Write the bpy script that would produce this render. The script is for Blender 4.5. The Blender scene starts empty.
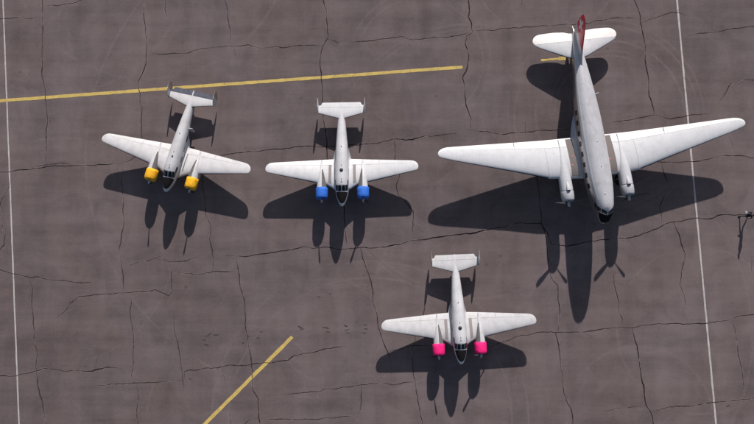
import bpy, bmesh, math, random
import numpy as np
from mathutils import Vector, Matrix, noise
from mathutils.geometry import delaunay_2d_cdt

random.seed(7)
R = math.radians
scene = bpy.context.scene
col = scene.collection

# ------------------------------------------------------------------ camera
CAM_H, CAM_F, PIT, ROL = 60.435, 620.58, 0.0485, -0.0043      # height (m), focal length (px of a 754 px wide frame), tilts
cp, sp, cr, sr = math.cos(PIT), math.sin(PIT), math.cos(ROL), math.sin(ROL)
_f = Vector((0, sp, -cp)); _r = Vector((1, 0, 0)); UP = Vector((0, cp, sp))
FWD = _f * cr + _r * sr; RIGHT = _r * cr - _f * sr
cd = bpy.data.cameras.new('camera'); cam = bpy.data.objects.new('camera', cd); col.objects.link(cam)
cam.matrix_world = Matrix(((RIGHT.x, UP.x, -FWD.x, 0), (RIGHT.y, UP.y, -FWD.y, 0), (RIGHT.z, UP.z, -FWD.z, CAM_H), (0, 0, 0, 1)))
cd.sensor_width = 36; cd.lens = 36 * CAM_F / 754; cd.clip_end = 5000
scene.camera = cam

# ------------------------------------------------------------------ sky, sun, exposure
SUN_TO = Vector((0.3088, 2.3711, 1.0)).normalized()            # towards the sun
elev = math.asin(SUN_TO.z); azim = math.atan2(SUN_TO.x, SUN_TO.y)
w = bpy.data.worlds.new('World'); scene.world = w; w.use_nodes = True
nt = w.node_tree; bg = nt.nodes['Background']
sky = nt.nodes.new('ShaderNodeTexSky'); sky.sky_type = 'NISHITA'; sky.sun_disc = False
sky.sun_elevation = elev; sky.sun_rotation = azim; sky.altitude = 450; sky.dust_density = 2.0; sky.ozone_density = 0.5
nt.links.new(sky.outputs[0], bg.inputs[0]); bg.inputs[1].default_value = 0.068
sl = bpy.data.lights.new('sun', 'SUN'); sl.energy = 5.0; sl.angle = R(0.55); sl.color = (1.0, 0.945, 0.90)
so = bpy.data.objects.new('sun', sl); col.objects.link(so)
so.rotation_euler = (-SUN_TO).to_track_quat('-Z', 'Y').to_euler(); so.location = (20, 60, 60)
scene.view_settings.view_transform = 'Standard'; scene.view_settings.look = 'None'
scene.view_settings.exposure = 0.2; scene.view_settings.gamma = 1.0
scene.view_settings.use_curve_mapping = False


def ground(px, py):
    """A point of the flat apron from its place in a 754 x 424 survey frame."""
    d = FWD * CAM_F + RIGHT * (px - 377) + UP * (212 - py)
    s = -CAM_H / d.z
    return Vector((d.x * s, d.y * s))


# ------------------------------------------------------------------ materials
def new_mat(name):
    m = bpy.data.materials.new(name); m.use_nodes = True
    return m, m.node_tree.nodes, m.node_tree.links, m.node_tree.nodes['Principled BSDF']


def nz(n, l, vec, scale, detail=4, rough=.55, dist=0.0):
    t = n.new('ShaderNodeTexNoise'); t.inputs['Scale'].default_value = scale
    t.inputs['Detail'].default_value = detail; t.inputs['Roughness'].default_value = rough
    t.inputs['Distortion'].default_value = dist
    l.new(vec, t.inputs['Vector']); return t.outputs['Fac']


def ramp(n, l, fac, a, b, lo=0.0, hi=1.0):
    r = n.new('ShaderNodeMapRange'); r.inputs['From Min'].default_value = a; r.inputs['From Max'].default_value = b
    r.inputs['To Min'].default_value = lo; r.inputs['To Max'].default_value = hi
    l.new(fac, r.inputs['Value']); return r.outputs[0]


def mth(n, l, op, a, b=None, clamp=False):
    m = n.new('ShaderNodeMath'); m.operation = op; m.use_clamp = clamp
    for i, x in enumerate((a, b)):
        if x is None: continue
        if isinstance(x, (int, float)): m.inputs[i].default_value = x
        else: l.new(x, m.inputs[i])
    return m.outputs[0]


def mix(n, l, fac, a, b, mode='MIX'):
    m = n.new('ShaderNodeMix'); m.data_type = 'RGBA'; m.blend_type = mode
    if isinstance(fac, (int, float)): m.inputs[0].default_value = fac
    else: l.new(fac, m.inputs[0])
    for s, x in ((6, a), (7, b)):
        if isinstance(x, tuple): m.inputs[s].default_value = (*x, 1)
        else: l.new(x, m.inputs[s])
    return m.outputs[2]


def coords(n, l, scale=(1, 1, 1), rot=(0, 0, 0), kind='Object'):
    tc = n.new('ShaderNodeTexCoord'); mp = n.new('ShaderNodeMapping')
    mp.inputs['Scale'].default_value = scale; mp.inputs['Rotation'].default_value = rot
    l.new(tc.outputs[kind], mp.inputs['Vector']); return mp.outputs[0]


def paint(name, c, rough=.35, dirt=.25, dirt_col=(.25, .22, .2), metal=0.0, coat=.2, streak=(.6, 4, 2)):
    m, n, l, b = new_mat(name)
    v = coords(n, l); vs = coords(n, l, streak)
    a = ramp(n, l, nz(n, l, v, 1.3, 6, .65), .42, .72)
    s = ramp(n, l, nz(n, l, vs, 2.0, 5, .7), .45, .8)
    f = mth(n, l, 'MULTIPLY', mth(n, l, 'MAXIMUM', a, s), dirt)
    c0 = mix(n, l, nz(n, l, v, .5, 2), tuple(x * .93 for x in c), tuple(min(1, x * 1.05) for x in c))
    sx = n.new('ShaderNodeSeparateXYZ'); l.new(v, sx.inputs[0])
    def seams(o, pitch, wd):
        fr = mth(n, l, 'FRACT', mth(n, l, 'MULTIPLY', o, 1 / pitch))
        return mth(n, l, 'LESS_THAN', fr, wd / pitch)
    sm = mth(n, l, 'MAXIMUM', seams(sx.outputs[0], .83, .02), seams(sx.outputs[1], .71, .02))
    sm = mth(n, l, 'MULTIPLY', sm, ramp(n, l, nz(n, l, v, .9, 3), .35, .65, .08, .40))
    f = mth(n, l, 'MAXIMUM', f, sm)
    l.new(mix(n, l, f, c0, dirt_col), b.inputs['Base Color'])
    l.new(ramp(n, l, nz(n, l, v, 3, 4), .3, .7, rough * .8, rough * 1.3), b.inputs['Roughness'])
    b.inputs['Metallic'].default_value = metal
    b.inputs['Coat Weight'].default_value = coat
    bp = n.new('ShaderNodeBump'); bp.inputs['Strength'].default_value = .12; bp.inputs['Distance'].default_value = .02
    l.new(nz(n, l, v, 2.2, 2), bp.inputs['Height']); l.new(bp.outputs[0], b.inputs['Normal'])
    return m


def plain(name, c, rough=.5, metal=0.0, var=.25, scale=6, bump=0.0):
    m, n, l, b = new_mat(name)
    v = coords(n, l); f = nz(n, l, v, scale, 5, .65)
    l.new(mix(n, l, f, tuple(x * (1 - var) for x in c), tuple(min(1, x * (1 + var)) for x in c)), b.inputs['Base Color'])
    b.inputs['Roughness'].default_value = rough; b.inputs['Metallic'].default_value = metal
    if rough > .8: b.inputs['Specular IOR Level'].default_value = .08
    if bump:
        bp = n.new('ShaderNodeBump'); bp.inputs['Strength'].default_value = bump; bp.inputs['Distance'].default_value = .05
        l.new(f, bp.inputs['Height']); l.new(bp.outputs[0], b.inputs['Normal'])
    return m


def asphalt(name, c, dusty=False):
    m, n, l, b = new_mat(name)
    v = coords(n, l)
    lane = coords(n, l, (.10, 1.0, 1), (0, 0, R(3)))
    lane2 = coords(n, l, (1.0, .12, 1), (0, 0, R(-4)))
    big = ramp(n, l, nz(n, l, v, .045, 3, .5), .3, .7)
    med = ramp(n, l, nz(n, l, v, .35, 6, .62, .6), .3, .7)
    lan = ramp(n, l, nz(n, l, lane, .8, 4, .6), .3, .7)
    lan2 = ramp(n, l, nz(n, l, lane2, .6, 4, .6), .3, .7)
    fin = ramp(n, l, nz(n, l, v, 5.0, 8, .75), .25, .75)
    grit = ramp(n, l, nz(n, l, v, 16.0, 4, .8), .3, .7)
    k = mth(n, l, 'ADD', mth(n, l, 'MULTIPLY', big, .20), mth(n, l, 'MULTIPLY', med, .26))
    k = mth(n, l, 'ADD', k, mth(n, l, 'MULTIPLY', lan, .20))
    k = mth(n, l, 'ADD', k, mth(n, l, 'MULTIPLY', lan2, .16))
    k = mth(n, l, 'ADD', k, mth(n, l, 'MULTIPLY', fin, .18))
    k = mth(n, l, 'ADD', k, mth(n, l, 'MULTIPLY', grit, .16))
    k = ramp(n, l, k, .34, .82)
    dark = tuple(x * .66 for x in c); lite = tuple(x * 1.32 for x in c)
    cc = mix(n, l, k, dark, lite)
    # warm / cool drift of the old surfacing
    cc = mix(n, l, ramp(n, l, nz(n, l, v, .12, 3), .35, .7, 0, .55), cc, mix(n, l, k, (c[0] * .8, c[1] * .72, c[2] * .66), (c[0] * 1.22, c[1] * 1.14, c[2] * 1.02)))
    # oil drips
    vo = n.new('ShaderNodeTexVoronoi'); vo.inputs['Scale'].default_value = .55; l.new(v, vo.inputs['Vector'])
    spot = ramp(n, l, vo.outputs['Distance'], .05, .13, 1, 0)
    spot = mth(n, l, 'MULTIPLY', spot, ramp(n, l, nz(n, l, v, .25, 2), .55, .62, 0, .5))
    cc = mix(n, l, spot, cc, tuple(x * .4 for x in c))
    # scuffed turning tracks of tail wheels and tugs: thin arcs, (centre x, y, radius, width, strength)
    sep = n.new('ShaderNodeSeparateXYZ'); l.new(v, sep.inputs[0])
    tot = None
    for px, py, rr, wd, st in TRACKS:
        q = ground(px, py)
        dx = mth(n, l, 'SUBTRACT', sep.outputs[0], q.x); dy = mth(n, l, 'SUBTRACT', sep.outputs[1], q.y)
        d = mth(n, l, 'SQRT', mth(n, l, 'ADD', mth(n, l, 'MULTIPLY', dx, dx), mth(n, l, 'MULTIPLY', dy, dy)))
        d = mth(n, l, 'ABSOLUTE', mth(n, l, 'SUBTRACT', d, rr))
        a = ramp(n, l, d, 0, wd * 1.5, st * 1.05, 0)
        tot = a if tot is None else mth(n, l, 'MAXIMUM', tot, a)
    tot = mth(n, l, 'MULTIPLY', tot, ramp(n, l, nz(n, l, v, .16, 3), .42, .56))
    tot = mth(n, l, 'MULTIPLY', tot, ramp(n, l, fin, .2, .7))
    cc = mix(n, l, tot, cc, tuple(min(1, x * 1.75) for x in c))
    if dusty:
        cc = mix(n, l, ramp(n, l, nz(n, l, v, .5, 5, .7), .47, .62, 0, .8), cc, (c[0] * 1.9, c[1] * 1.85, c[2] * 1.75))
    l.new(cc, b.inputs['Base Color'])
    b.inputs['Roughness'].default_value = .9; b.inputs['Specular IOR Level'].default_value = .25
    bp = n.new('ShaderNodeBump'); bp.inputs['Strength'].default_value = .35; bp.inputs['Distance'].default_value = .02
    l.new(fin, bp.inputs['Height']); l.new(bp.outputs[0], b.inputs['Normal'])
    return m


def line_paint(name, c, wear=.5):
    m, n, l, b = new_mat(name)
    v = coords(n, l)
    f = ramp(n, l, nz(n, l, v, 1.1, 8, .75), .35, .7)
    l.new(mix(n, l, mth(n, l, 'MULTIPLY', f, wear), c, (.13, .11, .1)), b.inputs['Base Color'])
    b.inputs['Roughness'].default_value = .8
    tr = n.new('ShaderNodeBsdfTransparent'); ms = n.new('ShaderNodeMixShader')
    chip = ramp(n, l, nz(n, l, v, 3.5, 8, .8), .57, .65, 0, .75)
    l.new(chip, ms.inputs[0]); l.new(b.outputs[0], ms.inputs[1]); l.new(tr.outputs[0], ms.inputs[2])
    l.new(ms.outputs[0], n['Material Output'].inputs['Surface'])
    return m


def glass_mat(name, c=(.010, .012, .016)):
    m, n, l, b = new_mat(name)
    v = coords(n, l)
    l.new(mix(n, l, nz(n, l, v, 3, 2), tuple(x * .6 for x in c), tuple(x * 1.6 for x in c)), b.inputs['Base Color'])
    b.inputs['Roughness'].default_value = .08; b.inputs['Specular IOR Level'].default_value = .35
    return m


TRACKS = [(612, 112, 5.6, .10, .55), (612, 112, 6.1, .08, .4), (610, 114, 7.3, .12, .45), (606, 116, 9.0, .09, .4), (606, 116, 9.6, .09, .35),
          (370, 420, 13.6, .12, .4), (370, 420, 15.2, .10, .35), (330, 150, 24, .12, .35), (150, -60, 14, .14, .3),
          (700, 330, 8, .1, .3), (560, 330, 18.5, .12, .25), (60, 250, 11, .12, .25), (240, 420, 9, .1, .3), (470, 160, 13, .1, .3), (470, 160, 13.5, .1, .3), (420, 60, 6.2, .1, .35), (420, 60, 6.9, .1, .3), (60, -30, 12.5, .1, .35), (120, 20, 7.4, .1, .3), (545, -40, 7.5, .1, .4), (330, 330, 5, .1, .3), (640, 420, 7, .12, .3)]
ASPH = (.151, .119, .122)
M = {}
M['asphalt'] = asphalt('aged_asphalt', ASPH)
M['asphalt_edge'] = asphalt('crumbled_asphalt_edge', tuple(x * .90 for x in ASPH), True)
M['bed'] = plain('crack_dirt', (.050, .039, .039), .95, 0, .5, 3)
M['white_line'] = line_paint('worn_white_line', (.60, .56, .55), .45)
M['yellow_line'] = line_paint('worn_yellow_line', (.74, .53, .14), .40)
M['stain'] = plain('rubber_stain', (.06, .052, .052), .9, 0, .4)
M['white'] = paint('white_wing_paint', (.60, .605, .635), .38, .24)
M['white_y'] = paint('weathered_white_paint', (.585, .58, .60), .42, .36)
M['fus_b'] = paint('off_white_fuselage_paint', (.58, .58, .615), .38, .28)
M['fus_p'] = paint('grey_white_fuselage_paint', (.62, .62, .65), .4, .36)
M['wing_p'] = paint('grey_white_wing_paint', (.55, .55, .575), .42, .40)
M['fus_y'] = paint('dull_silver_fuselage_paint', (.55, .55, .58), .42, .42)
M['fus_d'] = paint('silver_grey_airliner_paint', (.53, .53, .57), .36, .40, metal=.12, streak=(.3, 5, 2))
M['flank_d'] = paint('bare_metal_flank', (.50, .50, .52), .33, .3, metal=.9, coat=0.0, streak=(.3, 2, 5))
M['wing_d'] = paint('white_airliner_wing_paint', (.555, .565, .60), .36, .2)
M['ctrl_d'] = paint('white_fabric_control_surface', (.72, .715, .72), .5, .12)
M['stab_d'] = paint('warm_white_tailplane_paint', (.80, .76, .75), .42, .2)
M['black'] = plain('matt_black_anti_glare', (.012, .011, .013), .85, 0, .35)
M['grey_glare'] = plain('worn_grey_anti_glare', (.15, .14, .14), .85, 0, .3, 3)
M['walk'] = plain('grit_walkway_grey', (.27, .245, .24), .95, 0, .18, 8)
M['walk_d'] = plain('grit_walkway_dark', (.18, .158, .155), .95, 0, .2, 8)
M['glass'] = glass_mat('cockpit_glass')
M['metal'] = plain('bare_metal', (.55, .55, .56), .35, .9, .15)
M['dark_metal'] = plain('dark_prop_metal', (.06, .06, .065), .45, .5, .2)
M['rubber'] = plain('tyre_rubber', (.02, .02, .02), .85, 0, .3)
M['engine'] = plain('engine_black', (.03, .03, .03), .6, .3, .3)
M['red_paint'] = paint('red_fin_paint', (.74, .010, .045), .42, .12, (.12, .02, .03))
M['cross'] = paint('white_cross_paint', (.75, .74, .74), .4, .1)
M['red_cap'] = plain('red_filler_cap', (.42, .15, .15), .6)
M['slate'] = paint('slate_elevator_fabric', (.060, .070, .100), .85, .15, coat=0.0)
M['tan'] = paint('tan_rudder_fabric', (.40, .30, .27), .6, .3)
M['rose'] = paint('faded_rose_rudder_fabric', (.66, .52, .52), .6, .2)
M['hinge'] = plain('muted_bracket_grey', (.25, .24, .24), .8)  # muted grey of the trim tab brackets themselves


def cover_mat(name, c):
    m, n, l, b = new_mat(name)
    v = coords(n, l)
    f = nz(n, l, v, 3.2, 5, .6, 1.0)
    l.new(mix(n, l, f, tuple(x * .72 for x in c), tuple(min(1, x * 1.2) for x in c)), b.inputs['Base Color'])
    b.inputs['Roughness'].default_value = .75
    bp = n.new('ShaderNodeBump'); bp.inputs['Strength'].default_value = .7; bp.inputs['Distance'].default_value = .06
    l.new(f, bp.inputs['Height']); l.new(bp.outputs[0], b.inputs['Normal'])
    return m


M['yellow_cover'] = cover_mat('yellow_cloth_cover', (.95, .43, .004))
M['blue_cover'] = cover_mat('blue_cloth_cover', (.02, .145, .62))
M['pink_cover'] = cover_mat('pink_cloth_cover', (.98, .004, .19))


# ------------------------------------------------------------------ mesh helpers
def obj(name, verts, faces, mat, parent=None, smooth=True, sharp=50):
    me = bpy.data.meshes.new(name); me.from_pydata([tuple(v) for v in verts], [], [tuple(f) for f in faces]); me.validate()
    bm = bmesh.new(); bm.from_mesh(me); bmesh.ops.recalc_face_normals(bm, faces=bm.faces)
    for f in bm.faces: f.smooth = smooth
    if smooth:
        for e in bm.edges:
            if len(e.link_faces) == 2 and e.calc_face_angle(0) > R(sharp): e.smooth = False
    bm.to_mesh(me); bm.free()
    me.materials.append(M[mat] if isinstance(mat, str) else mat)
    o = bpy.data.objects.new(name, me); col.objects.link(o)
    if parent: o.parent = parent
    return o


class MB:
    def __init__(s): s.v, s.f = [], []

    def add(s, v, f):
        k = len(s.v); s.v += [tuple(p) for p in v]; s.f += [tuple(i + k for i in q) for q in f]

    def loft(s, rings, cap0=True, cap1=True):
        n = len(rings[0]); v = [p for r in rings for p in r]; f = []
        for i in range(len(rings) - 1):
            for j in range(n):
                a, b = i * n + j, i * n + (j + 1) % n
                f.append((a, b, b + n, a + n))
        if cap0: f.append(tuple(range(n))[::-1])
        if cap1: f.append(tuple(range((len(rings) - 1) * n, len(rings) * n)))
        s.add(v, f)

    def box(s, c, d, mat=None):
        x, y, z = (k / 2 for k in d); P = []
        for sx in (-1, 1):
            for sy in (-1, 1):
                for sz in (-1, 1):
                    p = Vector((sx * x, sy * y, sz * z))
                    if mat: p = mat @ p
                    P.append(Vector(c) + p)
        s.add(P, [(0, 1, 3, 2), (4, 6, 7, 5), (0, 4, 5, 1), (2, 3, 7, 6), (0, 2, 6, 4), (1, 5, 7, 3)])

    def tube(s, pts, rad, n=10):
        rings = []
        for i, p in enumerate(pts):
            p = Vector(p); d = Vector(pts[min(i + 1, len(pts) - 1)]) - Vector(pts[max(i - 1, 0)])
            d.normalize(); a = d.orthogonal().normalized(); b = d.cross(a)
            r = rad[i] if isinstance(rad, (list, tuple)) else rad
            rings.append([p + (a * math.cos(t) + b * math.sin(t)) * r for t in [2 * math.pi * k / n for k in range(n)]])
        s.loft(rings)

    def build(s, name, mat, parent=None, smooth=True, sharp=50): return obj(name, s.v, s.f, mat, parent, smooth, sharp)


def empty(name, loc, rot=(0, 0, 0)):
    o = bpy.data.objects.new(name, None); col.objects.link(o); o.location = loc; o.rotation_euler = rot
    o.empty_display_size = .5
    return o


def tag(o, label=None, cat=None, group=None, kind=None):
    if label: o['label'] = label
    if cat: o['category'] = cat
    if group: o['group'] = group
    if kind: o['kind'] = kind
    return o


def pchip(xs, ys, x):
    xs, ys = np.array(xs, float), np.array(ys, float)
    if xs[0] > xs[-1]: xs, ys = xs[::-1], ys[::-1]
    h = np.diff(xs); d = np.diff(ys) / h; m = np.zeros_like(ys)
    for i in range(1, len(xs) - 1):
        if d[i - 1] * d[i] > 0:
            w1, w2 = 2 * h[i] + h[i - 1], h[i] + 2 * h[i - 1]; m[i] = (w1 + w2) / (w1 / d[i - 1] + w2 / d[i])
    m[0], m[-1] = d[0], d[-1]
    x = min(max(x, xs[0]), xs[-1]); i = min(max(int(np.searchsorted(xs, x)) - 1, 0), len(h) - 1)
    t = (x - xs[i]) / h[i]
    return float((2 * t**3 - 3 * t**2 + 1) * ys[i] + (t**3 - 2 * t**2 + t) * h[i] * m[i] + (-2 * t**3 + 3 * t**2) * ys[i + 1] + (t**3 - t**2) * h[i] * m[i + 1])


class Body:
    """A fuselage or nacelle: rows of (X, half width, top Z, bottom Z); theta = 0 is the crown, positive towards +Y."""
    def __init__(s, rows, n=2.25, y0=0.0): s.r = np.array(rows, float); s.n = n; s.y0 = y0

    def at(s, X, th):
        hw, zt, zb = (pchip(s.r[:, 0], s.r[:, k], X) for k in (1, 2, 3))
        e = 2.0 / s.n; a, b = math.sin(th), math.cos(th)
        return Vector((X, s.y0 + hw * math.copysign(abs(a)**e, a), (zt + zb) / 2 + (zt - zb) / 2 * math.copysign(abs(b)**e, b)))

    def mesh(s, name, mat, parent, steps=64, seg=48, x0=None, x1=None):
        a, b = s.r[0, 0] if x0 is None else x0, s.r[-1, 0] if x1 is None else x1
        xs = sorted(set([a + (b - a) * i / steps for i in range(steps + 1)] + [x for x in s.r[:, 0] if min(a, b) <= x <= max(a, b)]))
        m = MB(); m.loft([[s.at(x, 2 * math.pi * j / seg) for j in range(seg)] for x in xs])
        return m.build(name, mat, parent)

    def patch(s, name, mat, parent, fn, nu=10, nv=10, off=.012, depth=.03):
        """A raised panel on the skin; fn(u, v) -> (X, theta)."""
        return patch(name, mat, parent, lambda u, v: s.at(*fn(u, v)), nu, nv, off, depth)


def patch(name, mat, parent, S, nu=10, nv=10, off=.012, depth=.03, flip=None, out=Vector((0, 0, 1))):
    e = 1e-3; top, bot = [], []
    cen = None
    for i in range(nu + 1):
        for j in range(nv + 1):
            u, v = i / nu, j / nv
            p = S(u, v)
            a = S(min(u + e, 1), v) - S(max(u - e, 0), v); b = S(u, min(v + e, 1)) - S(u, max(v - e, 0))
            n = a.cross(b)
            if n.length < 1e-12: n = Vector((0, 0, 1))
            n.normalize()
            top.append((p, n))
    k = flip if flip is not None else (1 if sum(n.dot(out) for p, n in top) >= 0 else -1)
    N = len(top); V = [p + n * k * off for p, n in top] + [p - n * k * depth for p, n in top]
    F = []; q = nv + 1
    for i in range(nu):
        for j in range(nv):
            a = i * q + j; F.append((a, a + 1, a + 1 + q, a + q)); F.append((N + a, N + a + q, N + a + 1 + q, N + a + 1))
    rim = [i * q for i in range(nu + 1)] + [nu * q + j for j in range(1, q)] + [i * q + nv for i in range(nu - 1, -1, -1)] + [j for j in range(nv - 1, 0, -1)]
    for i in range(len(rim)):
        a, b = rim[i], rim[(i + 1) % len(rim)]; F.append((a, b, N + b, N + a))
    return obj(name, V, F, mat, parent, True, 40)


def quad(c):
    """corners (X, theta in degrees) in order -> bilinear map for Body.patch"""
    def f(u, v):
        a, b, cc, d = c
        x = (a[0] * (1 - u) + b[0] * u) * (1 - v) + (d[0] * (1 - u) + cc[0] * u) * v
        t = (a[1] * (1 - u) + b[1] * u) * (1 - v) + (d[1] * (1 - u) + cc[1] * u) * v
        return x, R(t)
    return f


class Wing:
    """Rows of (Y, leading X, trailing X, Z, thickness ratio); side = +1 / -1; vertical=True stands the surface up (Y becomes Z)."""
    def __init__(s, rows, side=1, vertical=False, y0=0.0, camber=.02, inc=0.0):
        s.r = np.array(rows, float); s.side = side; s.vert = vertical; s.y0 = y0; s.camber = camber; s.inc = inc

    def row(s, y): return [float(np.interp(y, s.r[:, 0], s.r[:, k])) for k in range(1, 5)]

    def pt(s, y, f, upper=True):
        le, te, z, t = s.row(y); c = le - te; f = min(max(f, 0), 1)
        th = 5 * t * c * (.2969 * math.sqrt(f) - .126 * f - .3516 * f * f + .2843 * f**3 - .1015 * f**4)
        th = max(th, .004); cam = s.camber * c * 4 * f * (1 - f)
        h = cam + (th if upper else -th) + s.inc * c * (.4 - f)
        if s.vert: return Vector((le - f * c, s.y0 + (th if upper else -th) * s.side, y))
        return Vector((le - f * c, s.side * y, z + h))

    def ys(s, y0, y1, step):
        n = max(1, int(math.ceil((y1 - y0) / step)))
        return sorted(set([round(y0 + (y1 - y0) * i / n, 4) for i in range(n + 1)] + [round(float(y), 4) for y in s.r[:, 0] if y0 < y < y1]))

    def piece(s, name, mat, parent, y0, y1, f0, f1, step=.5, nf=14, label=None, bend=0.0):
        g0 = f0 if callable(f0) else (lambda y: f0)
        g1 = f1 if callable(f1) else (lambda y: f1)
        rings = []
        for y in s.ys(y0, y1, step):
            a, b = g0(y), g1(y); fs = [a + (b - a) * (i / nf)**(1.7 if a == 0 else 1) for i in range(nf + 1)]
            up = [s.pt(y, f) for f in fs]; lo = [s.pt(y, f, False) for f in fs[::-1]]
            if bend and not s.vert:
                x0 = up[0].x
                for p in up + lo: p.z += (p.x - x0) * -math.tan(bend)
            rings.append(up + (lo[:-1] if a == 0 else lo))
        m = MB(); m.loft(rings)
        o = m.build(name, mat, parent, True, 35)
        if label: o['label'] = label
        return o

    def hinge(s, x):   # chord fraction of a straight hinge line at body X = x
        def f(y):
            le, te = s.row(y)[:2]
            return min(max((le - x) / (le - te), .02), .985)
        return f

    def boot(s, parent, y0, y1, fu=.02, fl=.05):
        """Black rubber de-icer boot wrapped round the leading edge."""
        def S(u, v):
            y = y0 + (y1 - y0) * u; a = math.sqrt(fu); b = -math.sqrt(fl); q = a + (b - a) * v
            return s.pt(y, q * q, q >= 0)
        return patch('deicer_boot', 'black', parent, S, 30, 8, .008, .004, None, Vector((1, 0, 0)))

    def on_top(s, name, mat, parent, ya, yb, fa, fb, off=.008, nu=4, nv=12):
        return patch(name, mat, parent, lambda u, v: s.pt(ya(v) * (1 - u) + yb(v) * u if callable(ya) else ya * (1 - u) + yb * u, fa + (fb - fa) * v), nu, nv, off, .02, None)


def lathe(rows, c, axis='X', n=24):
    """rows (X, radius) round an axis parallel to body X through (y, z) = c -> MB"""
    m = MB()
    m.loft([[Vector((x, c[0] + r * math.sin(t), c[1] + r * math.cos(t))) for t in [2 * math.pi * k / n for k in range(n)]] for x, r in rows])
    return m


def blade(hub, length, ang, chord, mat, parent, r0=.12):
    """One propeller blade in the plane across the body axis; ang from straight up towards +Y."""
    d = Vector((0, math.sin(ang), math.cos(ang))); t = Vector((0, math.cos(ang), -math.sin(ang))); ax = Vector((1, 0, 0))
    rings = []
    for i in range(11):
        k = i / 10; r = r0 + (length - r0) * k
        cw = chord * (.35 + 1.3 * k - .75 * k * k) * (1 if k < .93 else .55); tw = R(68 - 48 * k); th = .05 * (1 - k) + .012
        ring = []
        for j in range(10):
            a = 2 * math.pi * j / 10; u, v = math.cos(a) * cw / 2, math.sin(a) * th / 2
            ring.append(Vector(hub) + d * r + t * (u * math.cos(tw) - v * math.sin(tw)) + ax * (u * math.sin(tw) + v * math.cos(tw)))
        rings.append(ring)
    m = MB(); m.loft(rings); return m.build('blade', mat, parent)


def wheel(c, r, wd, parent):
    m = MB(); prof = [(-wd / 2, r * .55), (-wd / 2, r * .82), (-wd * .36, r * .96), (0, r), (wd * .36, r * .96), (wd / 2, r * .82), (wd / 2, r * .55)]
    m.loft([[Vector((c[0] + rr * math.cos(t), c[1] + y, c[2] + rr * math.sin(t))) for t in [2 * math.pi * k / 24 for k in range(24)]] for y, rr in prof])
    return m.build('wheel', 'rubber', parent)


# ------------------------------------------------------------------ the apron: asphalt panels parted by open cracks
def T(ox, oy, pts, wd=.07):
    return [ground(ox + x / 4, oy + y / 4) for x, y in pts], wd


def A(pts, wd=.07): return [ground(x, y) for x, y in pts], wd


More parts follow.
